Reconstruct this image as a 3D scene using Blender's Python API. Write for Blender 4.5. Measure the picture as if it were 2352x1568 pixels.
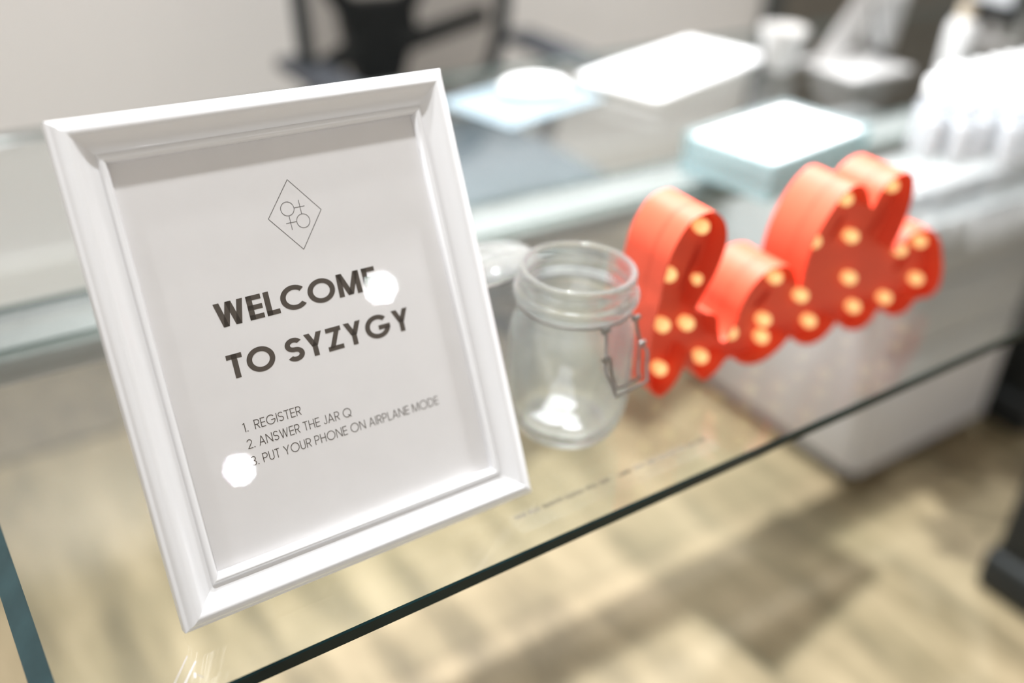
import bpy, bmesh, math, random
from mathutils import Vector, Matrix
from mathutils.geometry import tessellate_polygon
random.seed(7)
for o in list(bpy.data.objects): bpy.data.objects.remove(o)
SC = bpy.context.scene
COL = SC.collection
PI = math.pi

# ------------------------------------------------------------------ camera
cd = bpy.data.cameras.new('camera')
cam = bpy.data.objects.new('camera', cd); COL.objects.link(cam)
cam.matrix_world = Matrix(((0.8246757, 0.2558483, -0.5044319, 0.0),
                           (-0.5634449, 0.4494961, -0.6931689, 0.0),
                           (0.0493941, 0.8558592, 0.5148450, 1.25),
                           (0, 0, 0, 1)))
cd.sensor_width = 36; cd.lens = 34.398
cd.clip_start = .02; cd.clip_end = 60
cd.dof.use_dof = True; cd.dof.focus_distance = .655; cd.dof.aperture_fstop = 1.5
SC.camera = cam
SC.cycles.max_bounces = 10; SC.cycles.transparent_max_bounces = 24

# ------------------------------------------------------------------ world, exposure
w = bpy.data.worlds.new('world'); SC.world = w; w.use_nodes = True
bgn = w.node_tree.nodes['Background']
bgn.inputs[0].default_value = (1.0, .985, .97, 1); bgn.inputs[1].default_value = 1.08
SC.view_settings.view_transform = 'Standard'; SC.view_settings.look = 'None'
SC.view_settings.gamma = 1.0; SC.view_settings.use_curve_mapping = False
SC.view_settings.exposure = 0.12

# ------------------------------------------------------------------ helpers
def tag(o, label=None, cat=None, group=None, kind=None):
    if label: o['label'] = label
    if cat: o['category'] = cat
    if group: o['group'] = group
    if kind: o['kind'] = kind
    return o
def empty(name, loc=(0, 0, 0), rot=(0, 0, 0)):
    o = bpy.data.objects.new(name, None); COL.objects.link(o)
    o.location = loc; o.rotation_euler = rot; o.empty_display_size = .02
    return o
def obj(name, bm, mat, parent=None, smooth=None, loc=None, rot=None):
    bmesh.ops.recalc_face_normals(bm, faces=bm.faces[:])
    me = bpy.data.meshes.new(name); bm.to_mesh(me); bm.free()
    if smooth is not None:
        for p in me.polygons: p.use_smooth = True
        me.set_sharp_from_angle(angle=math.radians(smooth))
    mats = mat if isinstance(mat, (list, tuple)) else [mat]
    for m in mats: me.materials.append(m)
    o = bpy.data.objects.new(name, me); COL.objects.link(o)
    if parent: o.parent = parent
    if loc: o.location = loc
    if rot: o.rotation_euler = rot
    return o
def copy_tree(o, parent=None):
    c = o.copy(); COL.objects.link(c); c.parent = parent
    for ch in list(o.children): copy_tree(ch, c)
    return c
def B(): return bmesh.new()
def box(bm, x0, x1, y0, y1, z0, z1, bev=0, seg=2):
    r = bmesh.ops.create_cube(bm, size=1)
    for v in r['verts']:
        v.co = Vector((x0 if v.co.x < 0 else x1, y0 if v.co.y < 0 else y1, z0 if v.co.z < 0 else z1))
    if bev:
        es = list({e for v in r['verts'] for e in v.link_edges})
        bmesh.ops.bevel(bm, geom=es, offset=bev, segments=seg, profile=.5, affect='EDGES')
    return bm
def lathe(bm, prof, n=48, c=(0, 0, 0), closed=False):
    rings = []
    for r, z in prof:
        rings.append([bm.verts.new((c[0] + r * math.cos(2 * PI * k / n), c[1] + r * math.sin(2 * PI * k / n), c[2] + z)) for k in range(n)])
    m = len(rings)
    for i in range(m if closed else m - 1):
        a, b = rings[i], rings[(i + 1) % m]
        for k in range(n):
            bm.faces.new((a[k], a[(k + 1) % n], b[(k + 1) % n], b[k]))
    if not closed:
        if prof[0][0] > 1e-6: bm.faces.new(rings[0][::-1])
        if prof[-1][0] > 1e-6: bm.faces.new(rings[-1])
    bmesh.ops.remove_doubles(bm, verts=bm.verts[:], dist=1e-7)
    return bm
def catmull(pts, n=6, closed=False):
    pts = [Vector(p) for p in pts]; out = []
    N = len(pts)
    for i in range(N if closed else N - 1):
        if closed: p0, p1, p2, p3 = (pts[(i + k) % N] for k in (-1, 0, 1, 2))
        else: p0, p1, p2, p3 = pts[max(i - 1, 0)], pts[i], pts[i + 1], pts[min(i + 2, N - 1)]
        for k in range(n):
            t = k / n
            out.append(.5 * ((2 * p1) + (p2 - p0) * t + (2 * p0 - 5 * p1 + 4 * p2 - p3) * t * t + (3 * p1 - p0 - 3 * p2 + p3) * t ** 3))
    if not closed: out.append(pts[-1])
    return out
def tube(bm, pts, r, n=8, closed=False):
    pts = [Vector(p) for p in pts]; rings = []; N = len(pts)
    nrm = None
    for i in range(N):
        if closed: t = pts[(i + 1) % N] - pts[i - 1]
        else: t = pts[min(i + 1, N - 1)] - pts[max(i - 1, 0)]
        t.normalize()
        if nrm is None:
            a = Vector((0, 0, 1)) if abs(t.z) < .9 else Vector((1, 0, 0))
            nrm = (a - t * a.dot(t)).normalized()
        else: nrm = (nrm - t * nrm.dot(t)).normalized()
        bn = t.cross(nrm)
        rr = r[i] if isinstance(r, (list, tuple)) else r
        rings.append([bm.verts.new(pts[i] + rr * (math.cos(2 * PI * k / n) * nrm + math.sin(2 * PI * k / n) * bn)) for k in range(n)])
    for i in range(N if closed else N - 1):
        a, b = rings[i], rings[(i + 1) % N]
        for k in range(n): bm.faces.new((a[k], a[(k + 1) % n], b[(k + 1) % n], b[k]))
    if not closed:
        bm.faces.new(rings[0][::-1]); bm.faces.new(rings[-1])
    return bm

# ------------------------------------------------------------------ materials
def nodes(name):
    m = bpy.data.materials.new(name); m.use_nodes = True
    nt = m.node_tree; nt.nodes.clear()
    out = nt.nodes.new('ShaderNodeOutputMaterial')
    return m, nt, out
def mat(name, col, rough=.5, metal=0, spec=.5, var=.06, scale=8, bump=0, bscale=60, coat=0, emit=None, estr=0, trans=0):
    m, nt, out = nodes(name)
    p = nt.nodes.new('ShaderNodeBsdfPrincipled')
    nt.links.new(p.outputs[0], out.inputs[0])
    tc = nt.nodes.new('ShaderNodeTexCoord')
    nz = nt.nodes.new('ShaderNodeTexNoise'); nz.inputs['Scale'].default_value = scale; nz.inputs['Detail'].default_value = 4
    nt.links.new(tc.outputs['Object'], nz.inputs['Vector'])
    rp = nt.nodes.new('ShaderNodeValToRGB')
    a = [max(0, c * (1 - var)) for c in col]; b = [min(1, c * (1 + var)) for c in col]
    rp.color_ramp.elements[0].position = .3; rp.color_ramp.elements[1].position = .7
    rp.color_ramp.elements[0].color = (*a, 1); rp.color_ramp.elements[1].color = (*b, 1)
    nt.links.new(nz.outputs[0], rp.inputs[0]); nt.links.new(rp.outputs[0], p.inputs['Base Color'])
    p.inputs['Roughness'].default_value = rough; p.inputs['Metallic'].default_value = metal
    p.inputs['Specular IOR Level'].default_value = spec
    p.inputs['Coat Weight'].default_value = coat; p.inputs['Coat Roughness'].default_value = .05
    p.inputs['Transmission Weight'].default_value = trans
    if emit: p.inputs['Emission Color'].default_value = (*emit, 1); p.inputs['Emission Strength'].default_value = estr
    if bump:
        n2 = nt.nodes.new('ShaderNodeTexNoise'); n2.inputs['Scale'].default_value = bscale; n2.inputs['Detail'].default_value = 3
        nt.links.new(tc.outputs['Object'], n2.inputs['Vector'])
        bp = nt.nodes.new('ShaderNodeBump'); bp.inputs['Strength'].default_value = bump; bp.inputs['Distance'].default_value = .002
        nt.links.new(n2.outputs[0], bp.inputs['Height']); nt.links.new(bp.outputs[0], p.inputs['Normal'])
    return m
def sheet_glass(name, tint, ior=1.5, rough=0.0, haze=0, hcol=(.8, .85, .83)):
    """flat pane: Fresnel reflection over straight-through tinted transmission (a pane does not bend the view)"""
    m, nt, out = nodes(name)
    tr = nt.nodes.new('ShaderNodeBsdfTransparent'); tr.inputs[0].default_value = (*tint, 1)
    gl = nt.nodes.new('ShaderNodeBsdfGlossy'); gl.inputs['Roughness'].default_value = rough
    fr = nt.nodes.new('ShaderNodeFresnel')
    ge = nt.nodes.new('ShaderNodeNewGeometry')            # same reflectance on both faces of the pane
    im = nt.nodes.new('ShaderNodeMapRange'); im.inputs[3].default_value = ior; im.inputs[4].default_value = 1 / ior
    nt.links.new(ge.outputs['Backfacing'], im.inputs[0]); nt.links.new(im.outputs[0], fr.inputs[0])
    mx = nt.nodes.new('ShaderNodeMixShader')
    nt.links.new(fr.outputs[0], mx.inputs[0]); nt.links.new(gl.outputs[0], mx.inputs[2])
    if haze:
        df = nt.nodes.new('ShaderNodeBsdfDiffuse'); df.inputs[0].default_value = (*hcol, 1)
        m2 = nt.nodes.new('ShaderNodeMixShader')
        nz = nt.nodes.new('ShaderNodeTexNoise'); nz.inputs['Scale'].default_value = 30
        tc = nt.nodes.new('ShaderNodeTexCoord'); nt.links.new(tc.outputs['Object'], nz.inputs['Vector'])
        mr = nt.nodes.new('ShaderNodeMapRange'); mr.inputs[3].default_value = haze * .8; mr.inputs[4].default_value = haze * 1.2
        nt.links.new(nz.outputs[0], mr.inputs[0]); nt.links.new(mr.outputs[0], m2.inputs[0])
        nt.links.new(tr.outputs[0], m2.inputs[1]); nt.links.new(df.outputs[0], m2.inputs[2])
        nt.links.new(m2.outputs[0], mx.inputs[1])
    else: nt.links.new(tr.outputs[0], mx.inputs[1])
    nt.links.new(mx.outputs[0], out.inputs[0])
    return m
def vessel_glass(name, tint=(.97, .985, .98), mixf=.75, haze=.085):
    m, nt, out = nodes(name)
    tr = nt.nodes.new('ShaderNodeBsdfTransparent'); tr.inputs[0].default_value = (*tint, 1)
    g = nt.nodes.new('ShaderNodeBsdfGlass'); g.inputs['IOR'].default_value = 1.48; g.inputs[0].default_value = (*tint, 1)
    g.inputs['Roughness'].default_value = .01
    mx = nt.nodes.new('ShaderNodeMixShader'); mx.inputs[0].default_value = mixf
    nt.links.new(tr.outputs[0], mx.inputs[1]); nt.links.new(g.outputs[0], mx.inputs[2])
    df = nt.nodes.new('ShaderNodeBsdfDiffuse'); df.inputs[0].default_value = (.85, .86, .88, 1)   # pale haze standing in for bright reflections on the glass
    m2 = nt.nodes.new('ShaderNodeMixShader'); m2.inputs[0].default_value = haze
    nt.links.new(mx.outputs[0], m2.inputs[1]); nt.links.new(df.outputs[0], m2.inputs[2]); nt.links.new(m2.outputs[0], out.inputs[0])
    return m
def floor_mat():
    m, nt, out = nodes('floor_worn_wood')
    p = nt.nodes.new('ShaderNodeBsdfPrincipled'); nt.links.new(p.outputs[0], out.inputs[0])
    tc = nt.nodes.new('ShaderNodeTexCoord')
    mp = nt.nodes.new('ShaderNodeMapping'); mp.inputs['Scale'].default_value = (7, 1.3, 1); nt.links.new(tc.outputs['Object'], mp.inputs[0])
    n1 = nt.nodes.new('ShaderNodeTexNoise'); n1.inputs['Scale'].default_value = 2.2; n1.inputs['Detail'].default_value = 6; n1.inputs['Roughness'].default_value = .6
    nt.links.new(mp.outputs[0], n1.inputs['Vector'])
    rp = nt.nodes.new('ShaderNodeValToRGB'); e = rp.color_ramp.elements
    e[0].position = .3; e[0].color = (.12, .092, .052, 1); e[1].position = .72; e[1].color = (.41, .315, .20, 1)
    k = e.new(.5); k.color = (.26, .20, .118, 1)
    nt.links.new(n1.outputs[0], rp.inputs[0])
    n2 = nt.nodes.new('ShaderNodeTexNoise'); n2.inputs['Scale'].default_value = 1.7; n2.inputs['Detail'].default_value = 2
    nt.links.new(tc.outputs['Object'], n2.inputs['Vector'])
    mx = nt.nodes.new('ShaderNodeMix'); mx.data_type = 'RGBA'; mx.inputs[7].default_value = (.18, .155, .085, 1)
    mr = nt.nodes.new('ShaderNodeMapRange'); mr.inputs[1].default_value = .4; mr.inputs[2].default_value = .75; mr.inputs[4].default_value = .55
    nt.links.new(n2.outputs[0], mr.inputs[0]); nt.links.new(mr.outputs[0], mx.inputs[0]); nt.links.new(rp.outputs[0], mx.inputs[6])
    nt.links.new(mx.outputs[2], p.inputs['Base Color'])
    p.inputs['Roughness'].default_value = .5
    return m
M = dict(
    wall=mat('wall_paint', (.81, .795, .785), .85, var=.02, scale=1.5),
    baseb=mat('baseboard_paint', (.88, .87, .84), .5, var=.02),
    ceil=mat('ceiling_paint', (.88, .87, .85), .9, var=.02),
    dark=mat('dark_panel', (.16, .145, .12), .7, var=.1),
    darktrim=mat('dark_trim', (.05, .06, .06), .6),
    strip_brown=mat('strip_brown', (.16, .13, .085), .95, var=.25, scale=25, bump=.4, bscale=300),
    floor=floor_mat(),
    shelf=sheet_glass('table_glass', (.965, .982, .972)),
    shelf2=sheet_glass('desk_glass', (.96, .978, .972)),
    edge=mat('glass_edge_green', (.006, .020, .022), .15, var=.3, scale=20, spec=.2),
    edge_end=mat('glass_edge_painted_sheen', (.028, .06, .066), .25, var=.25, scale=20, spec=.4),  # paler end face, its bright reflections put into the colour
    edge_light=mat('glass_edge_pale', (.16, .21, .205), .15, var=.2, scale=15),
    frost=sheet_glass('frosted_strip', (.89, .905, .90), haze=.22, hcol=(.46, .49, .475), rough=.1),
    white=mat('frame_lacquer', (.86, .86, .875), .22, var=.015, spec=.5, coat=.3),
    paper=mat('paper', (.84, .825, .825), .8, var=.012, scale=40, spec=.1),
    glaz=sheet_glass('glazing', (.99, .99, .99), ior=1.45),
    ink=mat('ink_brown_black', (.085, .068, .055), .6, var=.08, scale=300),
    inklt=mat('ink_light', (.16, .15, .15), .7, var=.08, scale=300),
    back=mat('backing_board', (.12, .10, .085), .8),
    jar=vessel_glass('jar_glass'),
    bottle=vessel_glass('bottle_glass', (.96, .97, .98), .4),
    wire=mat('steel_wire', (.34, .32, .30), .3, metal=1, var=.1),
    red=mat('red_enamel', (.86, .10, .045), .6, var=.04, scale=20),
    bulb=mat('warm_bulb', (1, .75, .4), .3, emit=(1, .56, .20), estr=.8),
    white2=mat('white_plastic', (.88, .88, .88), .4, var=.02),
    cupw=mat('off_white_card', (.50, .495, .49), .5, var=.03),
    blue=mat('pale_blue_mat', (.17, .215, .24), .6, var=.04),
    chair=mat('chair_black', (.008, .012, .013), .5, var=.2),
    seat=mat('seat_fabric', (.10, .12, .135), .9, var=.15, scale=80, bump=.3, bscale=400),
    arm=mat('armrest_pad', (.045, .05, .06), .55, var=.15),
    mesh=sheet_glass('mesh_fabric', (.56, .54, .52), ior=1.05, haze=.05, hcol=(.14, .15, .15)),
    alu=mat('brushed_aluminium', (.72, .71, .70), .35, metal=.6, var=.03),
    rail=mat('satin_rail', (.26, .27, .26), .45, metal=.3, var=.05),
    black=mat('black_metal', (.004, .006, .007), .6, var=.2),
    screen=mat('screen_lit', (.8, .82, .85), .3, emit=(.9, .95, 1), estr=.3, var=.02),
    cab=mat('cabinet_white', (.58, .575, .59), .5, var=.02),
    beige=mat('pump_beige', (.42, .36, .28), .5),
    teal=sheet_glass('acrylic_pale', (.80, .90, .91), haze=.25, hcol=(.72, .82, .84)),
    film=sheet_glass('clear_label', (.99, .99, .985), ior=1.2, haze=.02),
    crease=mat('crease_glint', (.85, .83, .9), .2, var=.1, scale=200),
    lens=mat('lamp_lens', (1, 1, 1), .4, emit=(1, .96, .9), estr=130),
)

# ------------------------------------------------------------------ lights: recessed ceiling downlights, some added to brighten wall and floor
CZ = 2.70
def downlight(x, y, power, label, tilt=None, cone=110, rad=.03, col=(.96, .98, 1), blend=.6):
    t = tag(empty('ceiling_downlight', (x, y, CZ)), label, 'light', 'recessed ceiling downlights')
    bm = B(); lathe(bm, [(.029, 0), (.052, 0), (.052, -.006), (.046, -.008), (.029, -.004)], 32, closed=True); obj('trim_ring', bm, M['white2'], t, 40)
    bm = B(); lathe(bm, [(.0, -.002), (.028, -.002), (.028, -.001), (0, -.001)], 32); obj('lens', bm, M['lens'], t)
    ld = bpy.data.lights.new('spot', 'SPOT'); ld.energy = power; ld.spot_size = math.radians(cone); ld.spot_blend = blend
    ld.shadow_soft_size = rad; ld.color = col
    lo = bpy.data.objects.new('downlight_beam', ld); COL.objects.link(lo); lo.parent = t; lo.location = (0, 0, -.03)
    if tilt:
        d = Vector(tilt) - Vector((x, y, CZ - .03)); lo.rotation_euler = d.to_track_quat('-Z', 'Y').to_euler()
    return t
downlight(.34, .82, 125, 'recessed downlight above the white picture frame', tilt=(.38, .6, 0), cone=100)
downlight(.92, 1.20, 520, 'recessed downlight above the seam between glass desk and glass table', tilt=(1.15, .7, .3), cone=64, blend=.7)
downlight(.35, 1.72, 66, 'added downlight brightening the off white wall beside the office chair', tilt=(.35, 2.42, .7), cone=110)  # unseen wall washer, added to brighten the wall
downlight(1.75, 1.72, 60, 'added downlight brightening the off white wall near the dark trim', tilt=(1.75, 2.42, .7), cone=110)  # second added wall washer, also out of view
downlight(-.70, 1.05, 55, 'added fill downlight above the bare end of the glass desk', tilt=(-.5, .5, 0), cone=90)  # added lamp out of view, brightens the floor
downlight(2.5, 1.32, 130, 'added fill downlight above the tablet', tilt=(2.2, .7, 0), cone=90)  # another added lamp for the floor, out of view
downlight(2.33, -3.74, 14, 'recessed downlight far in front of the glass table', tilt=(1.2, -1, 0))
downlight(1.94, -6.80, 22, 'recessed downlight farthest from the glass table', tilt=(1.2, -3, 0))

# ------------------------------------------------------------------ setting
bm = B(); box(bm, -4, 7, -9, 2.42, -.05, 0); tag(obj('floor', bm, M['floor']), 'worn tan wooden floor with streaky grain', kind='structure')
bm = B(); box(bm, -4, 2.77, 2.42, 2.5, 0, CZ); tag(obj('wall_back', bm, M['wall']), 'plain off white wall behind the office chair', kind='structure')
bm = B(); box(bm, -4, 2.77, 2.405, 2.42, 0, .13, .004); tag(obj('baseboard_back', bm, M['baseb']), 'white baseboard along the off white wall', kind='structure')
bm = B(); box(bm, 2.84, 7, 2.42, 2.5, 0, CZ); tag(obj('wall_right', bm, M['dark']), 'dark brown grey wall panel beside the off white wall', kind='structure')
bm = B(); box(bm, 2.77, 2.84, 2.39, 2.5, 0, CZ, .004); tag(obj('trim_1', bm, M['darktrim']), 'narrow dark upright trim at the end of the off white wall', kind='structure')
bm = B(); box(bm, -4, 7, -9, 2.5, CZ, CZ + .06); tag(obj('ceiling', bm, M['ceil']), 'white ceiling with recessed downlights', kind='structure')
bm = B(); box(bm, -2.5, 1.9, 1.79, 2.40, 0, .012, .004); tag(obj('dark_floor_strip', bm, M['strip_brown']), 'dark brown strip on the floor along the wall', 'rug')  # darker part of the floor, built as a thin slab

# ------------------------------------------------------------------ glass table with black legs
SZ = .75                                   # top of the glass
def pane(name, x0, x1, y0, y1, z0, z1, face, edge, parent, bev=.0012):
    bm = B(); box(bm, x0, x1, y0, y1, z0, z1, bev, 1)
    bmesh.ops.recalc_face_normals(bm, faces=bm.faces[:])
    for f in bm.faces: f.material_index = 0 if abs(f.normal.z) > .9 else 1
    return obj(name, bm, [face, edge], parent)
gt = tag(empty('glass_table', (.8, .65, 0)), 'clear glass table with dark green edges and black metal legs', 'table')
def ch(o): o.location = Vector(o.location) - Vector((.8, .65, 0)); return o
tp = ch(pane('glass_top', .0167, 2.15, .4218, .966, SZ - .012, SZ, M['shelf'], M['edge'], gt))
for v_ in tp.data.vertices:                       # the short end is ground to a wide slanted edge
    if v_.co.x < .03 and v_.co.z < SZ - .006: v_.co.x -= .0125
tp.data.materials.append(M['edge_end'])
for p_ in tp.data.polygons:
    if p_.center.x < .03: p_.material_index = 2
bm = B(); box(bm, .0167, 2.10, .897, .960, SZ - .040, SZ - .0125, .003, 2); ch(obj('shadow_rail', bm, M['rail'], gt, 40))  # added rail, there to cast the dark band on the floor
ch(pane('frosted_edge_strip', .0167, 2.15, .89, .964, SZ + .0002, SZ + .004, M['frost'], M['edge_light'], gt, .0006))
for lx, ly, s, ft in ((1.535, .505, .05, .062), (2.05, .85, .058, .078), (.034, .437, .013, .016)):
    bm = B(); box(bm, lx - s, lx + s, ly - s, ly + s, .0, SZ - .0125, s * .25, 3); l = ch(obj('leg', bm, M['black'], gt, 40))
    bm = B(); box(bm, lx - ft, lx + ft, ly - ft, ly + ft, 0, .085 if s > .02 else .02, s * .35, 3); f = obj('foot', bm, M['black'], l, 40)

# second glass desk behind
gd = tag(empty('glass_desk', (.9, 1.27, 0)), 'clear glass desk holding the keyboard, in front of the office chair', 'desk')
def ch2(o): o.location = Vector(o.location) - Vector((.9, 1.27, 0)); return o
DZ = .74
ch2(pane('glass_top', -1.2, 2.75, 1.0, 1.535, DZ - .012, DZ, M['shelf2'], M['edge_light'], gd))
for lx, ly in ((-1.1, 1.1), (-1.1, 1.45), (2.68, 1.1), (2.68, 1.45)):
    bm = B(); box(bm, lx - .025, lx + .025, ly - .025, ly + .025, 0, DZ - .0125, .005); ch2(obj('leg', bm, M['alu'], gd, 40))

# ------------------------------------------------------------------ picture frame
FW, FH, LEAN = .27336, .32924, math.radians(26.5566)
fr = tag(empty('picture_frame', (.0961, .468, SZ + .0058), (-LEAN, 0, 0)), 'glossy white picture frame holding a printed welcome sign, standing on the glass table', 'picture frame')
prof = [(0, -.0115), (0, -.004), (.0004, -.0015), (.0018, -.0002), (.0026, .0006), (.0042, .0034), (.0066, .0056), (.0092, .0062), (.0118, .0052), (.0150, .0024), (.0182, .0001), (.0214, -.0012), (.0236, -.0017)]
prof = [tuple(p) for p in catmull([(a, b, 0) for a, b in prof], 4)]
prof = [(p[0], p[1]) for p in prof] + [(.0240, -.0012), (.0246, -.0004), (.0256, 0.0001), (.0268, .0001), (.0280, -.0006), (.0292, -.0022), (.0298, -.0036), (.0300, -.0052), (.0300, -.0115)]
def rail(side):
    bm = B(); L = {'b': ((0, 0), (FW, 0), (0, 1)), 't': ((FW, FH), (0, FH), (0, -1)), 'l': ((0, FH), (0, 0), (1, 0)), 'r': ((FW, 0), (FW, FH), (-1, 0))}[side]
    p0, p1, inn = Vector(L[0]), Vector(L[1]), Vector(L[2]); d = (p1 - p0).normalized()
    A, C = [], []
    for s, t in prof:
        a = p0 + inn * s + d * s; c = p1 + inn * s - d * s
        A.append(bm.verts.new((a.x, -t, a.y))); C.append(bm.verts.new((c.x, -t, c.y)))
    for i in range(len(prof)):
        j = (i + 1) % len(prof); bm.faces.new((A[i], A[j], C[j], C[i]))
    bm.faces.new(A); bm.faces.new(C[::-1])
    return obj('rail', bm, M['white'], fr, 50)
for s in 'btlr': rail(s)
bm = B(); box(bm, .0295, FW - .0295, .0062, .0066, .0295, FH - .0295); pap = tag(obj('paper', bm, M['paper'], fr), 'white paper printed with a welcome notice')
bm = B(); vs = [bm.verts.new(p) for p in ((.0297, .0050, .0297), (FW - .0297, .0050, .0297), (FW - .0297, .0050, FH - .0297), (.0297, .0050, FH - .0297))]; bm.faces.new(vs); obj('glazing', bm, M['glaz'], fr)
bm = B(); box(bm, .026, FW - .026, .0070, .0112, .026, FH - .026); obj('backing_board', bm, M['back'], fr)
# easel strut (local frame coordinates)
ca, sa = math.cos(LEAN), math.sin(LEAN)
def loc_of(wy, wz):                      # world offsets from frame base -> local y,z
    return wy * ca - wz * sa, wy * sa + wz * ca
fy, fz = loc_of(.205, -.0052)
bm = B()
v = []
for x in (FW / 2 - .028, FW / 2 + .028):
    for (y, z) in ((.0115, .235), (.0145, .235), (fy, fz + .0005), (fy - .003, fz + .0015)):
        v.append(bm.verts.new((x, y, z)))
for q in ((0, 1, 2, 3), (4, 5, 6, 7), (0, 1, 5, 4), (1, 2, 6, 5), (2, 3, 7, 6), (3, 0, 4, 7)): bm.faces.new([v[i] for i in q])
obj('easel_strut', bm, M['back'], fr)

# ------------------------------------------------------------------ lettering: geometric stroke capitals
class Pen:
    def __init__(s): s.polys = []
    def v(s, x0, y0, x1, y1, w):                       # upright / diagonal, horizontal cut ends
        L = math.hypot(x1 - x0, y1 - y0); h = w / 2 * L / abs(y1 - y0)
        s.polys.append([(x0 - h, y0), (x0 + h, y0), (x1 + h, y1), (x1 - h, y1)])
    def b(s, x0, x1, y, w): s.polys.append([(x0, y - w / 2), (x1, y - w / 2), (x1, y + w / 2), (x0, y + w / 2)])
    def arc(s, cx, cy, r, a0, a1, w, n=40, ry=None):
        ry = ry or r
        P = [(math.radians(a0 + (a1 - a0) * k / n)) for k in range(n + 1)]
        for p, q in zip(P, P[1:]):
            s.polys.append([(cx + (r - w / 2) * math.cos(p), cy + (ry - w / 2) * math.sin(p)), (cx + (r + w / 2) * math.cos(p), cy + (ry + w / 2) * math.sin(p)),
                            (cx + (r + w / 2) * math.cos(q), cy + (ry + w / 2) * math.sin(q)), (cx + (r - w / 2) * math.cos(q), cy + (ry - w / 2) * math.sin(q))])
def glyph(c, w):
    p = Pen(); h = w / 2; R = .5 - h
    if c == 'W':
        d = .30
        p.v(h * 1.1, 1, d, 0, w); p.v(d, 0, .52, 1, w); p.v(.52, 1, 1.04 - d, 0, w); p.v(1.04 - d, 0, 1.04 - h * 1.1, 1, w); return p, 1.04
    if c == 'E': p.v(h, 0, h, 1, w); [p.b(0, .52, y, w) for y in (h, .5, 1 - h)]; return p, .52
    if c == 'L': p.v(h, 0, h, 1, w); p.b(0, .48, h, w); return p, .46
    if c == 'C': p.arc(.52, .5, R + .02, 42, 318, w); return p, .92
    if c == 'O': p.arc(.52, .5, R + .02, 0, 360, w, 56); return p, 1.04
    if c == 'Q': p.arc(.52, .5, R + .02, 0, 360, w, 56); p.v(.62, .28, .98, -.04, w); return p, 1.04
    if c == 'G': p.arc(.52, .5, R + .02, 42, 352, w); p.b(.55, 1.03, .5 - h * .6, w); return p, 1.04
    if c == 'M': p.v(h, 0, h + .02, 1, w); p.v(h + .03, 1, .46, 0.02, w); p.v(.46, 0.02, .89 - h, 1, w); p.v(.92 - h, 0, .90 - h, 1, w); return p, .92
    if c == 'T': p.b(0, .56, 1 - h, w); p.v(.28, 0, .28, 1, w); return p, .56
    if c == 'S':
        r2 = (1 + w) / 4 - h; cy2 = 1 - h - r2; cy1 = h + r2; rx = max(.27 - h * .3, .2)
        p.arc(.3, cy2, rx, 28, 270, w, 30, r2); p.arc(.3, cy1, rx, 90, -152, w, 30, r2); return p, .6
    if c == 'Y': p.v(.36, 0, .36, .5, w); p.v(h * 1.2, 1, .36, .42, w); p.v(.72 - h * 1.2, 1, .36, .42, w); return p, .72
    if c == 'Z': p.b(.02, .62, 1 - h, w); p.b(0, .62, h, w); p.v(.58 - h, 1 - h, .06 + h, h, w * .95); return p, .62
    if c in 'RP':
        r2 = .27 - h * .5; cy = 1 - h - r2
        p.v(h, 0, h, 1, w); p.b(0, .3, 1 - h, w); p.b(0, .3, cy - r2, w); p.arc(.3, cy, r2, -90, 90, w, 24)
        if c == 'R': p.v(.28, cy - r2, .58 - h, 0, w); return p, .58
        return p, .3 + r2 + h
    if c == 'I': p.v(h, 0, h, 1, w); return p, w
    if c == 'A': p.v(h * 1.1, 0, .38, 1, w); p.v(.76 - h * 1.1, 0, .38, 1, w); p.b(.16, .6, .32, w); return p, .76
    if c == 'N': p.v(h, 0, h, 1, w); p.v(h, 1, .74 - h, 0, w); p.v(.74 - h, 0, .74 - h, 1, w); return p, .74
    if c == 'H': p.v(h, 0, h, 1, w); p.v(.66 - h, 0, .66 - h, 1, w); p.b(0, .66, .52, w); return p, .66
    if c == 'J': p.v(.4 - h, .22, .4 - h, 1, w); p.arc(.2 - 0, .22, .2 - h, 180, 360, w, 20); return p, .4
    if c == 'U': p.v(h, .3, h, 1, w); p.v(.6 - h, .3, .6 - h, 1, w); p.arc(.3, .3, .3 - h, 180, 360, w, 24); return p, .6
    if c == 'D': p.v(h, 0, h, 1, w); p.b(0, .28, h, w); p.b(0, .28, 1 - h, w); p.arc(.28, .5, R, -90, 90, w, 30); return p, .28 + .5
    if c == '1': p.v(.22, 0, .22, 1, w); p.v(.06, .84, .22, .98, w); return p, .3
    if c == '2': p.arc(.28, .72, .28 - h, 170, -35, w, 24); p.v(.5 - h, .56, .06, h, w); p.b(.03, .56, h, w); return p, .58
    if c == '3': p.arc(.26, .745, .255 - h, 150, -90, w, 24); p.arc(.26, .27, .27 - h, 90, -150, w, 24); return p, .54
    if c == '.': p.b(0, w * 1.3, w * .65, w * 1.3); return p, w * 1.3
    return p, .34
def text_polys(s, x, y, cap, w, track, width=None):
    items = []; cx = 0
    for c in s:
        p, adv = glyph(c, w)
        items.append((p, cx)); cx += adv + (track if c != ' ' else 0)
    tot = cx - track
    sx = (width / tot) if width else cap
    return [[(x + (px + ox) * sx, y + py * cap) for px, py in poly] for p, ox in items for poly in p.polys]
def print_obj(name, polys, m, yd=.0061, parent=pap, label=None):
    bm = B()
    for poly in polys:
        vs = [bm.verts.new((a, yd, b)) for a, b in poly]
        try: bm.faces.new(vs)
        except ValueError: pass
    o = obj(name, bm, m, parent)
    if label: o['label'] = label
    return o
mm = lambda a: [[(x / 1000, y / 1000) for x, y in p] for p in a]
print_obj('headline_lettering', mm(text_polys('WELCOME', 70.5, 184.2, 16.2, .20, .10, 117.2)), M['ink'])
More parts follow.
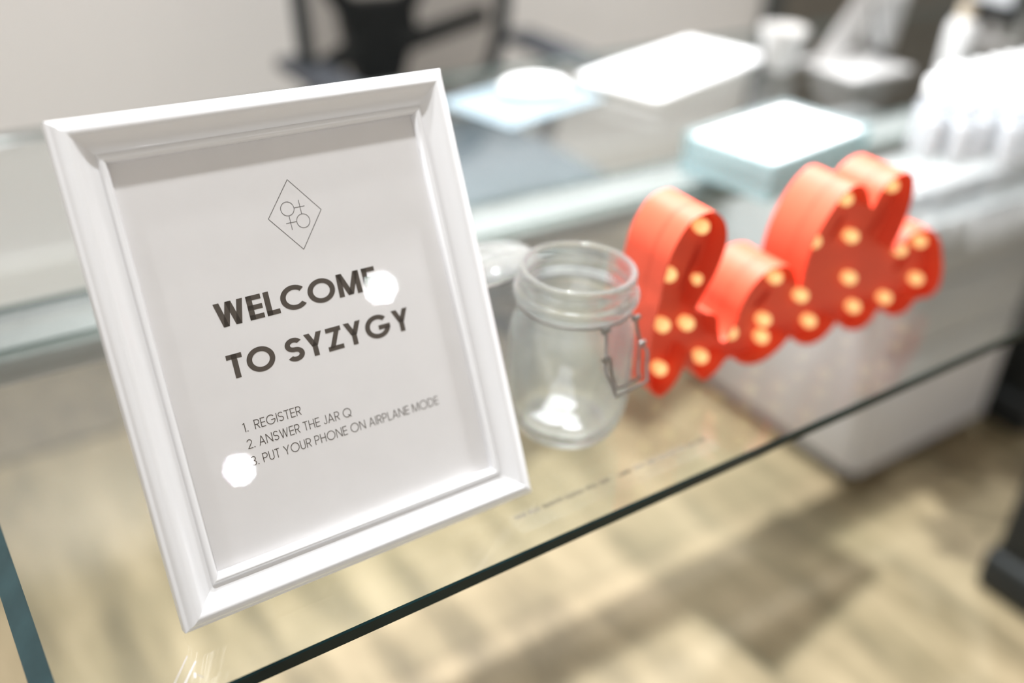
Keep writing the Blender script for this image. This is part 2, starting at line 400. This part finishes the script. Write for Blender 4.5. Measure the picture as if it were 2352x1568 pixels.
print_obj('headline_lettering', mm(text_polys('TO SYZYGY', 70.3, 149.6, 16.2, .20, .115, 135.8)), M['ink'])
for num, s, y, wd in (('1.', 'REGISTER', 113.2, 33.2), ('2.', 'ANSWER THE JAR Q', 101.6, 68.2), ('3.', 'PUT YOUR PHONE ON AIRPLANE MODE', 89.8, 136.4)):
    print_obj('list_lettering', mm(text_polys(num, 69.6, y, 6.4, .085, .10)) + mm(text_polys(s, 77.6, y, 6.4, .085, .13, wd)), M['ink'])
def seg(x0, y0, x1, y1, w):
    d = Vector((x1 - x0, y1 - y0)).normalized(); n = Vector((-d.y, d.x)) * w / 2
    return [(x0 - n.x, y0 - n.y), (x1 - n.x, y1 - n.y), (x1 + n.x, y1 + n.y), (x0 + n.x, y0 + n.y)]
lw = .42; P_ = Pen()
dm = [(140.6, 270.6), (159.4, 246.6), (140.4, 222.6), (121.2, 247.2)]
for i in range(4): P_.polys.append(seg(*dm[i], *dm[(i + 1) % 4], lw))
P_.arc(135.8, 251.4, 4.7, 0, 360, lw, 40); P_.arc(144.9, 241.5, 4.7, 0, 360, lw, 40)
for s in ((140.5, 251.2, 148.3, 251.2), (144.9, 255.9, 144.9, 246.2), (135.8, 246.7, 135.8, 236.9), (132.6, 241.9, 140.2, 241.9)): P_.polys.append(seg(*s, lw))
print_obj('diamond_emblem', mm(P_.polys), M['inklt'], label='thin grey diamond outline with two linked circle and cross symbols')

# ------------------------------------------------------------------ swing top jar
jar = tag(empty('glass_jar', (.452, .537, SZ + .0003)), 'empty clear glass swing top jar with open lid beside the picture frame', 'jar')
outer = [(.0, .001), (.030, .0012), (.038, 0), (.0425, .003), (.0475, .012), (.0515, .026), (.0530, .045), (.0530, .075), (.0520, .095), (.0490, .110), (.0462, .119), (.0455, .123), (.0470, .1255), (.0505, .1275), (.0515, .131), (.0505, .1345), (.0475, .1365), (.0468, .141), (.0480, .1475), (.0474, .1515), (.0450, .1530)]
inner = [(.0425, .1515), (.0418, .146), (.0416, .124), (.0440, .113), (.0485, .096), (.0497, .078), (.0497, .046), (.0480, .028), (.0430, .015), (.0360, .0085), (.018, .0070), (0, .0066)]
pr_ = [(p.x, p.y) for p in catmull([(a, b, 0) for a, b in outer + inner], 3)]
pr_ = [(max(a, 0), b) for a, b in pr_]
bm = B(); lathe(bm, pr_, 72); obj('jar_body', bm, M['jar'], jar, 60)
cdv = Vector((.13, -.9915, 0)); cs = Vector((.9915, .13, 0))          # direction of the clasp, and sideways
def jp(out, side, z): return cdv * out + cs * side + Vector((0, 0, z))
# wire ring round the neck
bm = B(); tube(bm, [(.0468 * math.cos(2 * PI * k / 48), .0468 * math.sin(2 * PI * k / 48), .1215) for k in range(48)], .0011, 8, True); obj('neck_wire', bm, M['wire'], jar, 60)
# clasp: two bent wires
bm = B()
CL = [(.047, .015, .1215), (.0505, .0155, .1225), (.0525, .016, .114), (.0565, .018, .101), (.0605, .0215, .094), (.065, .0185, .083), (.0685, .0165, .0735), (.0692, .0145, .0720)]
tube(bm, catmull([jp(a, -b * 1.12, c) for a, b, c in CL] + [jp(a, b * 1.12, c) for a, b, c in CL[::-1]], 4), .0013, 8)
obj('clasp_lever', bm, M['wire'], jar, 60)
bm = B()
CB = [(.0565, .0205, .101), (.0575, .0155, .1015), (.060, .0140, .088), (.0630, .0120, .078), (.0655, .0110, .0755)]
tube(bm, catmull([jp(a, -b * 1.12, c) for a, b, c in CB] + [jp(a, b * 1.12, c) for a, b, c in CB[::-1]], 4), .0012, 8)
obj('clasp_bail', bm, M['wire'], jar, 60)
for s in (-.0174, .0174):
    bm = B(); tube(bm, [jp(.0505, s - .0035, .1225), jp(.0505, s + .0035, .1225)], .0022, 10); obj('clasp_coil', bm, M['wire'], jar, 60)
    bm = B(); tube(bm, [jp(.0570, s * 1.2 - .003, .101), jp(.0570, s * 1.2 + .003, .101)], .0022, 10); obj('clasp_coil', bm, M['wire'], jar, 60)
# open lid hanging back on the hinge
lid = empty('lid', (-.0165, .049, .131)); lid.parent = jar
lid.rotation_mode = 'QUATERNION'
hd = Vector((-.32, .947, 0))
ax = Vector((0, 0, 1)).cross(hd).normalized()
lid.rotation_quaternion = Matrix.Rotation(math.radians(14), 3, ax).to_quaternion()
bm = B(); lathe(bm, [(0, -.004), (.030, -.004), (.040, -.006), (.046, -.006), (.049, -.002), (.0495, .003), (.047, .006), (.038, .009), (.020, .011), (0, .0115), ], 48, c=(hd.x * .052, hd.y * .052, 0)); obj('lid_glass', bm, M['jar'], lid, 50)
bm = B(); tube(bm, [(hd.x * .052 + .0485 * math.cos(2 * PI * k / 40), hd.y * .052 + .0485 * math.sin(2 * PI * k / 40), -.0045) for k in range(40)], .0013, 8, True); obj('lid_wire', bm, M['wire'], lid, 60)
# slips of paper inside
def slip(x, y, z, rz, sx, sy, lift, label):
    bm = B(); n = 6; g = []
    for i in range(n + 1):
        for j in range(n + 1):
            u, v_ = i / n - .5, j / n - .5
            g.append(bm.verts.new((u * sx, v_ * sy, lift * abs(u) * 1.6 + .0015 * math.sin(5 * v_ + 3 * u) + .0015)))
    for i in range(n):
        for j in range(n): bm.faces.new((g[i * (n + 1) + j], g[(i + 1) * (n + 1) + j], g[(i + 1) * (n + 1) + j + 1], g[i * (n + 1) + j + 1]))
    o = obj('paper_slip', bm, M['paper'], None, 60, (x, y, z), (0, 0, rz))
    md = o.modifiers.new('thick', 'SOLIDIFY'); md.thickness = .0006
    return tag(o, label, 'paper', 'paper slips in the jar')
slip(.442, .540, SZ + .0078, .5, .040, .026, .008, 'larger folded white paper slip lying inside the glass jar')
slip(.446, .520, SZ + .0078, 1.1, .022, .016, .006, 'small white paper slip lying inside the glass jar')

# ------------------------------------------------------------------ marquee sign "hello"
OUT = [(-14.3, 107.2), (-13.6, 120.9), (-10.4, 142.4), (-3.5, 159.2), (7.6, 173.4), (22.5, 178.4), (35.0, 176.7), (47.6, 165.6), (53.7, 149.1), (52.4, 133.8), (47.4, 117.3), (39.8, 103.0), (32.8, 90.1), (31.0, 83.3), (41.6, 77.8), (53.2, 74.2), (60.1, 67.4), (63.8, 54.9), (69.5, 41.7), (74.8, 40.2), (80.0, 47.7), (84.0, 60.2), (87.4, 74.6), (95.2, 89.7), (108.2, 101.6), (123.2, 105.6), (140.3, 102.7), (151.1, 93.6), (158.5, 80.4), (162.9, 75.8), (163.3, 88.9), (165.2, 107.5), (169.6, 125.3), (178.4, 143.8), (190.4, 159.6), (204.1, 169.7), (216.3, 170.3), (227.2, 163.9), (234.7, 153.4), (240.8, 143.4), (244.3, 148.0), (250.3, 159.9), (262.6, 168.8), (277.1, 171.9), (288.9, 169.0), (297.3, 159.2), (301.2, 141.5), (301.2, 124.0), (297.6, 105.0), (293.6, 93.8), (293.9, 87.3), (300.8, 85.8), (305.7, 91.3), (316.6, 99.2), (335.5, 101.4), (352.0, 96.5), (369.3, 82.2), (380.2, 65.1), (390.1, 45.6), (394.5, 24.7), (389.5, 14.7), (375.6, 11.4), (360.9, 13.9), (352.7, 8.1), (343.4, 1.5), (325.6, 1.6), (307.8, 10.6), (296.8, 17.3), (289.3, 6.6), (278.0, 0.2), (263.9, 0.2), (247.7, 6.7), (233.3, 19.5), (227.1, 12.2), (214.0, 2.9), (196.2, 1.4), (178.7, 8.4), (165.8, 18.7), (155.5, 10.7), (140.3, 2.4), (121.6, .2), (103.3, 5.9), (87.1, 17.4), (79.9, 16.9), (70.7, 6.4), (58.1, 1.0), (49.5, 4.7), (40.4, 17.5), (35.3, 32.8), (31.3, 38.8), (26.9, 25.4), (20.7, 11.5), (9.6, 0.9), (0.3, .2), (-10.1, 11.1), (-17.0, 32.7), (-18.3, 59.5), (-17.0, 86.5)]
HOLES = [[(41, 140), (35.5, 127.4), (30.0, 112.4), (26.5, 93.3), (31.4, 96.4), (37.5, 111.4), (43.5, 126.5)],
         [(146, 70), (134.8, 62.5), (126.5, 51.4), (133.6, 50.1), (144.8, 58.5)],
         [(231.7, 131.9), (221.4, 122.3), (214.4, 105.8), (220.5, 107.0), (229.9, 118.9)],
         [(291.2, 130.3), (281.2, 116.4), (271.1, 98.8), (276.9, 97.8), (287.8, 112.5)],
         [(350.5, 62.1), (339.3, 58.3), (333.1, 45.3), (341.3, 43.3), (352.7, 50.0)]]
BULB = [(34.3, 158.4), (4.6, 118.8), (43.6, 103.6), (5.9, 67.6), (35.6, 61.7), (10.5, 20.1), (60.7, 18.6), (141.5, 84.7), (94.5, 36.2), (140.2, 18.6), (138.1, 38.9), (185.1, 54.0), (206.5, 19.3), (272.6, 19.5), (253.9, 57.7), (240.3, 107.1), (217.4, 151.2), (185.2, 113.3), (282.5, 153.6), (322.3, 17.9), (356.2, 78.1), (369.6, 29.9), (325.6, 74.6)]
SD, PD = .056, .022                                   # depth of the sign, set-back of the panel from the front rim
sg = tag(empty('hello_sign', (.55, .524, SZ + .0008), (0, 0, math.radians(-2.4147))), 'red marquee sign spelling hello in script with small warm bulbs', 'sign')
def cl(pts, n=4): return [(p.x / 1000, p.y / 1000) for p in catmull([(a, b, 0) for a, b in pts], n, True)]
oc = cl(OUT); hc = [cl(h, 3) for h in HOLES]
def ribbon(loop, y0, y1, th, inward):
    bm = B(); n = len(loop); P = [Vector(p) for p in loop]; Q = []
    for i in range(n):
        t = (P[(i + 1) % n] - P[i - 1]).normalized(); nn = Vector((t.y, -t.x)) * th * inward
        Q.append(P[i] + nn)
    a = [bm.verts.new((p.x, y0, p.y)) for p in P]; b = [bm.verts.new((p.x, y1, p.y)) for p in P]
    c = [bm.verts.new((p.x, y0, p.y)) for p in Q]; d = [bm.verts.new((p.x, y1, p.y)) for p in Q]
    for i in range(n):
        j = (i + 1) % n
        bm.faces.new((a[i], a[j], b[j], b[i])); bm.faces.new((c[i], d[i], d[j], c[j]))
        bm.faces.new((a[i], c[i], c[j], a[j])); bm.faces.new((b[i], b[j], d[j], d[i]))
    return bm
obj('side_band', ribbon(oc, 0, SD, .0012, 1), M['red'], sg, 55)
for h in hc: obj('inner_band', ribbon(h, PD, SD, .001, 1), M['red'], sg, 55)
bm = B(); loops = [[Vector((a, b, 0)) for a, b in oc]] + [[Vector((a, b, 0)) for a, b in h] for h in hc]
flat = [p for l in loops for p in l]
vv = [bm.verts.new((p.x, PD, p.y)) for p in flat]
for t in tessellate_polygon(loops):
    try: bm.faces.new([vv[i] for i in t])
    except ValueError: pass
pn = obj('back_panel', bm, M['red'], sg); md = pn.modifiers.new('thick', 'SOLIDIFY'); md.thickness = .0015; md.offset = -1
b0 = None
for u, v_ in BULB:
    if b0 is None:
        bm = B(); lathe(bm, [(.0052, .000), (.0052, -.003), (.0062, -.0045), (.0068, -.008), (.0060, -.0115), (.0036, -.014), (0, -.0148)], 16)
        b0 = obj('bulb', bm, M['bulb'], sg, 60); o = b0
    else:
        o = b0.copy(); COL.objects.link(o); o.parent = sg
    o.rotation_euler = (-PI / 2, 0, 0)
    o.location = (u / 1000, PD - .0003, v_ / 1000)

# ------------------------------------------------------------------ clear label with a line of tiny print, and a scrap of tape, on the glass
lb = tag(empty('clear_label', (.35, .45, SZ)), 'clear plastic label strip with one line of tiny dark print on the glass', 'label')
bm = B(); pts = []
x0, x1, y0, y1, r = -.012, .197, -.012, .0105, .006
for cx, cy, a in ((x1 - r, y1 - r, 0), (x0 + r, y1 - r, 90), (x0 + r, y0 + r, 180), (x1 - r, y0 + r, 270)):
    pts += [(cx + r * math.cos(math.radians(a + k * 15)), cy + r * math.sin(math.radians(a + k * 15))) for k in range(7)]
bm.faces.new([bm.verts.new((a, b, .0003)) for a, b in pts])
obj('film', bm, M['film'], lb)
bm = B(); x = -.006; rr = random.Random(3)
while x < .190:
    for k in range(rr.choice((4, 5, 6, 7, 9))):
        wdt = rr.uniform(.0006, .0012); sl = rr.uniform(-.0006, .0006)
        for (a, b, c, d) in ((x, .0028, x + .0008, .0072), (x, rr.uniform(.0030, .0064), x + wdt + .0008, 0)):
            hgt = d if d else b + .0009
            bm.faces.new([bm.verts.new(p) for p in ((a, b, .0004), (c, b, .0004), (c + (sl if d else 0), hgt, .0004), (a + (sl if d else 0), hgt, .0004))])
        x += wdt + .0012
    x += rr.choice((.002, .0025, .003))
    if .088 < x < .097: x = .097
obj('print_line', bm, M['ink'], lb)
ts = tag(empty('tape_scrap', (.088, .445, SZ)), 'creased scrap of clear tape stuck near the glass table corner', 'tape')
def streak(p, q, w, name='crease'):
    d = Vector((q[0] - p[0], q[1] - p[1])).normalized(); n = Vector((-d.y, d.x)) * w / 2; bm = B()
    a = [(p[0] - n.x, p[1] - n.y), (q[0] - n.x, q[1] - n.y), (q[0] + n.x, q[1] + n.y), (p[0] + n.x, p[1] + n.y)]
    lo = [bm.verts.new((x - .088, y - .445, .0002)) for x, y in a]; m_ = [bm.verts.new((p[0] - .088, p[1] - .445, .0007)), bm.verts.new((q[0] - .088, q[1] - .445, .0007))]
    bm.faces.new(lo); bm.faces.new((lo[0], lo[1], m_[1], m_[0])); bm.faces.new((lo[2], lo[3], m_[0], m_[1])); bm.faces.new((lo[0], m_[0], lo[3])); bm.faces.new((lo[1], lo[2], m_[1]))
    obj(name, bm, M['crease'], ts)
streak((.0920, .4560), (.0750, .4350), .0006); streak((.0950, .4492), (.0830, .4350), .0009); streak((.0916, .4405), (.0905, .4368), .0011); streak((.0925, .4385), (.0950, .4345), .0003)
bm = B(); bm.faces.new([bm.verts.new((a - .088, b - .445, .00012)) for a, b in ((.0915, .4565), (.1005, .4475), (.0975, .4300), (.074, .4300))]); obj('film', bm, M['film'], ts)

# ------------------------------------------------------------------ office chair
cx, cy = 1.06, 1.70
oc_ = tag(empty('office_chair', (cx, cy, .012)), 'dark mesh back office chair with armrests behind the glass desk', 'chair')
YB = 1.94 - cy
def prism(bm, pts, y0, y1):
    a = [bm.verts.new((p[0], y0, p[1])) for p in pts]; b = [bm.verts.new((p[0], y1, p[1])) for p in pts]
    n = len(pts); bm.faces.new(a); bm.faces.new(b[::-1])
    for i in range(n): bm.faces.new((a[i], b[i], b[(i + 1) % n], a[(i + 1) % n]))
rim = [(-.245, .74), (-.240, .66), (-.215, .59), (-.15, .545), (0, .525), (.14, .545), (.205, .60), (.235, .67), (.25, .76), (.25, .88), (.235, 1.0), (.18, 1.06), (0, 1.08), (-.18, 1.06), (-.235, 1.0), (-.248, .88)]
rim3 = catmull([(a, YB + .04 * abs(a) / .25 * -1 + (z - .7) * .12, z) for a, z in rim], 4, True)
bm = B(); tube(bm, rim3, .018, 10, True); obj('backrest_frame', bm, M['chair'], oc_, 60)
bm = B(); c0 = bm.verts.new((0, YB, .8)); rv = [bm.verts.new(p) for p in rim3]
for i in range(len(rv)): bm.faces.new((c0, rv[i], rv[(i + 1) % len(rv)]))
obj('mesh_back', bm, M['mesh'], oc_, 80)
bm = B(); prism(bm, [(-.125, .775), (-.06, .765), (.05, .765), (.06, .70), (.035, .62), (.0, .50), (-.06, .50), (-.09, .60), (-.115, .70)], YB + .03, YB + .075)
obj('lumbar_block', bm, M['chair'], oc_, 40)
bm = B()
for a, b in (((.02, .66), (.235, .715)), ((-.10, .74), (-.20, .86)), ((.04, .75), (.14, .90)), ((-.09, .66), (-.215, .62)), ((.14, .90), (.2, 1.04)), ((-.2, .86), (-.2, 1.04))):
    tube(bm, [(a[0], YB + .045, a[1]), (b[0], YB + .02, b[1])], [.026, .021], 10)
obj('back_support', bm, M['chair'], oc_, 60)
bm = B(); box(bm, -.245, .25, -.235, .24, .425, .495, .03, 4); obj('seat', bm, M['seat'], oc_, 50)
for s, nm in ((-1, 'armrest'), (1, 'armrest')):
    xx = -.235 if s < 0 else .345
    bm = B(); box(bm, xx - .045, xx + .045, -.02, .29, .635, .665, .014, 3)
    a = obj('armrest', bm, M['arm'], oc_, 50)
    bm = B(); tube(bm, catmull([(xx, .14, .64), (xx * 1.02, .14, .52), (xx * .9, .12, .43), (xx * .4, .1, .40)], 4), .02, 10); obj('arm_post', bm, M['chair'], a, 60)
bm = B(); tube(bm, [(0, 0, .09), (0, 0, .43)], .03, 16); obj('gas_column', bm, M['chair'], oc_, 60)
for k in range(5):
    an = 2 * PI * k / 5 + .3
    bm = B(); tube(bm, [(0, 0, .12), (.16 * math.cos(an), .16 * math.sin(an), .10), (.30 * math.cos(an), .30 * math.sin(an), .075)], [.028, .022, .016], 10); l = obj('base_arm', bm, M['chair'], oc_, 60)
    bm = B(); tube(bm, [(.30 * math.cos(an) - .02 * math.sin(an), .30 * math.sin(an) + .02 * math.cos(an), .032), (.30 * math.cos(an) + .02 * math.sin(an), .30 * math.sin(an) - .02 * math.cos(an), .032)], .03, 18); obj('caster', bm, M['chair'], l, 60)

# ------------------------------------------------------------------ things on the glass desk
mp_ = tag(empty('mouse_mat', (.965, 1.335, DZ), (0, 0, .25)), 'pale blue mouse mat on the glass desk', 'mouse mat')
bm = B(); box(bm, -.125, .125, -.085, .085, .0005, .004, .0015, 2); o = obj('mat_top', bm, M['blue'], mp_, 40)
ms = tag(empty('computer_mouse', (1.0, 1.35, DZ + .004), (0, 0, -.35)), 'white rounded computer mouse on the pale blue mat', 'mouse')
bm = B(); bmesh.ops.create_uvsphere(bm, u_segments=32, v_segments=16, radius=1)
for v_ in bm.verts:
    z = v_.co.z; v_.co = Vector((v_.co.x * .062, v_.co.y * .036, .012 + (z * .020 if z > 0 else z * .0115)))
obj('shell', bm, M['white2'], ms, 60)
bm = B(); box(bm, .022, .040, -.003, .003, .026, .0318, .0015); obj('scroll_wheel', bm, M['alu'], ms, 60)
kb = tag(empty('keyboard', (1.333, 1.357, DZ), (0, 0, .30)), 'slim white keyboard lying on the glass desk', 'keyboard')
bm = B(); box(bm, -.20, .20, -.088, .088, .001, .018, .010, 3); obj('body', bm, M['white2'], kb, 40)
kbm = None
for r_ in range(5):
    for c_ in range(14):
        if r_ == 0 and 4 <= c_ <= 8: continue
        if kbm is None:
            bm = B(); box(bm, -.0118, .0118, -.0128, .0128, 0, .003, .001, 1); kbm = obj('key', bm, M['white2'], kb); o = kbm
        else: o = kbm.copy(); COL.objects.link(o); o.parent = kb
        o.location = (-.18 + c_ * .0277, -.064 + r_ * .032, .0178)
bm = B(); box(bm, -.068, .068, -.0128, .0128, .0178, .0208, .001, 1); o = obj('space_bar', bm, M['white2'], kb); o.location = (-.018, -.064, 0)
# cup
cu = tag(empty('cup', (1.55, 1.29, DZ + .0005)), 'small off white tapered cup on the glass desk near the keyboard', 'cup')
bm = B(); lathe(bm, [(0, .001), (.026, 0), (.028, .003), (.046, .078), (.047, .080), (.045, .080), (.027, .006), (0, .005)], 40); obj('cup_body', bm, M['cupw'], cu, 40)
bm = B(); lathe(bm, [(0, .060), (.0395, .060), (.0395, .0602), (0, .0602)], 40); obj('coffee', bm, M['beige'], cu)
# monitor on an aluminium stand
mo = tag(empty('computer_monitor', (1.70, 1.23, DZ)), 'desktop computer monitor on a slanted aluminium stand beside the cup', 'monitor')
bm = B(); box(bm, -.085, .10, -.075, .075, .0005, .008, .003, 2); obj('stand_foot', bm, M['alu'], mo, 40)
bm = B()
a = [(-.075, .03, .006), (.0, .03, .006), (.165, .035, .17), (.065, .035, .17)]
v0 = [bm.verts.new(p) for p in a]; v1 = [bm.verts.new((p[0], p[1] + .012, p[2])) for p in a]
bm.faces.new(v0); bm.faces.new(v1[::-1])
for i in range(4): bm.faces.new((v0[i], v1[i], v1[(i + 1) % 4], v0[(i + 1) % 4]))
obj('stand_neck', bm, M['alu'], mo, 40)
bm = B(); box(bm, -.16, .40, .02, .045, .165, .50, .006, 2); ds = obj('display', bm, M['alu'], mo, 40)
bm = B(); box(bm, -.15, .39, .0451, .046, .19, .49); obj('screen', bm, M['screen'], ds)
bm = B(); tube(bm, catmull([(.05, .02, .12), (.03, -.02, .06), (.06, -.03, .02), (.10, -.01, .0115), (.13, .05, .006)], 5), .0035, 8); obj('cable', bm, M['black'], mo, 60)
# pump bottle
pb = tag(empty('pump_bottle', (1.79, 1.07, DZ + .0005)), 'off white pump bottle with beige top on the glass desk', 'bottle')
bm = B(); lathe(bm, [(0, 0), (.026, 0), (.028, .003), (.028, .105), (.024, .118), (.012, .124), (0, .124)], 32); obj('bottle_body', bm, M['cupw'], pb, 40)
bm = B(); lathe(bm, [(0, .122), (.016, .122), (.016, .150), (.007, .154), (.007, .20), (0, .20)], 24); tube(bm, [(0, 0, .19), (-.035, -.01, .188)], .006, 10); obj('pump_top', bm, M['beige'], pb, 40)
wb = tag(empty('paper_cup', (1.93, 1.34, DZ + .0005)), 'tall off white paper cup standing behind the pump bottle', 'cup')
bm = B(); lathe(bm, [(0, 0), (.030, 0), (.040, .11), (.042, .112), (.040, .114), (.038, .111), (.028, .004), (0, .003)], 32); obj('cup_body', bm, M['cupw'], wb, 40)
# tablet display on a stand
tb = tag(empty('tablet', (2.158, 1.24, DZ), (0, 0, math.radians(-96))), 'tablet with black bezel and bright screen on a small stand', 'tablet')
bm = B(); box(bm, -.080, .080, -.006, .006, .055, .275, .004, 2); tcs = obj('case', bm, M['black'], tb, 40)
bm = B(); box(bm, -.056, .056, -.0068, -.0062, .092, .250); obj('screen', bm, M['screen'], tcs)
bm = B(); box(bm, -.05, .05, -.03, .06, .0005, .008, .003, 2); tube(bm, [(0, .035, .005), (0, .006, .12)], .008, 10); obj('stand', bm, M['alu'], tb, 40)

# clear tray with paper, and little bottles, at the back of the glass table
tr_ = tag(empty('acrylic_tray', (1.092, .884, SZ + .0045), (0, 0, .16)), 'pale clear acrylic tray at the back of the glass table', 'tray')
bm = B()
for x0, x1, y0, y1, z0, z1 in ((-.125, .125, -.075, .075, 0, .004), (-.125, -.121, -.075, .075, .004, .058), (.121, .125, -.075, .075, .004, .058), (-.121, .121, -.075, -.071, .004, .058), (-.121, .121, .071, .075, .004, .058)):
    box(bm, x0, x1, y0, y1, z0, z1)
obj('tray_body', bm, M['teal'], tr_)
ps = empty('paper_stack', (1.092, .884, SZ + .0088), (0, 0, .16)); tag(ps, 'stack of white cards filling the acrylic tray', 'paper stack')
bm = B(); box(bm, -.118, .118, -.068, .068, 0, .012, .001); obj('cards', bm, M['paper'], ps)
for k in range(1, 4):
    bm = B(); dx = random.uniform(-.001, .001); box(bm, -.118 + dx, .118 + dx, -.068 - dx, .068 - dx, .012 * k, .012 * k + .0115, .001); obj('cards', bm, M['paper'], ps)

bt0 = None
spots = []
for i in range(9):
    for j in range(5):
        x = 1.30 + i * .046 + (j % 2) * .023; y = .735 + j * .036
        if x < (1.40, 1.355, 1.32, 1.33, 1.40)[j]: continue
        spots.append((x + random.uniform(-.003, .003), y + random.uniform(-.003, .003)))
for x, y in spots:
    z = SZ + (.0045 if y > .87 else .0005)
    if .87 < y + .02 and y < .91 and y - .02 < .89: y = .915 if y > .885 else .868; z = SZ + (.0045 if y > .9 else .0005)
    if bt0 is None:
        bt0 = empty('small_bottle', (x, y, z)); t = bt0
        bm = B(); lathe(bm, [(0, 0), (.0150, 0), (.0165, .002), (.0165, .070), (.0135, .079), (.008, .083), (.008, .090), (.0065, .090), (.0065, .083), (.012, .077), (.0150, .069), (.0150, .003), (0, .002)], 20); obj('bottle_body', bm, M['bottle'], t, 50)
        bm = B(); lathe(bm, [(0, .087), (.0108, .087), (.0110, .110), (.010, .112), (0, .112)], 20); obj('cap', bm, M['white2'], t, 40)
        bm = B(); lathe(bm, [(0, .0025), (.0145, .0025), (.0145, .062), (0, .062)], 20); obj('filling', bm, M['white2'], t, 40)
    else:
        t = copy_tree(bt0); t.location = (x, y, z)
    tag(t, 'small clear bottle with white cap in the cluster on the glass table', 'bottle', 'small white capped bottles on the glass table')

# ------------------------------------------------------------------ white file cabinet below
fc = tag(empty('file_cabinet', (1.708, 1.10, 0)), 'white metal file cabinet standing on the floor below the glass desk', 'cabinet')
bm = B(); box(bm, -.221, .221, -.235, .25, .035, .596, .006, 2); obj('body', bm, M['cab'], fc, 40)
for k, (z0, z1) in enumerate(((.042, .31), (.316, .45), (.456, .588))):
    bm = B(); box(bm, -.216, .216, -.25, -.236, z0, z1, .003, 2); d_ = obj('drawer', bm, M['cab'], fc, 40)
    bm = B(); box(bm, .10, .19, -.256, -.2495, z1 - .035, z1 - .022, .002, 2); obj('handle', bm, M['alu'], d_, 40)
bm = B(); box(bm, -.20, .20, -.215, .235, .0, .035); obj('plinth', bm, M['black'], fc)
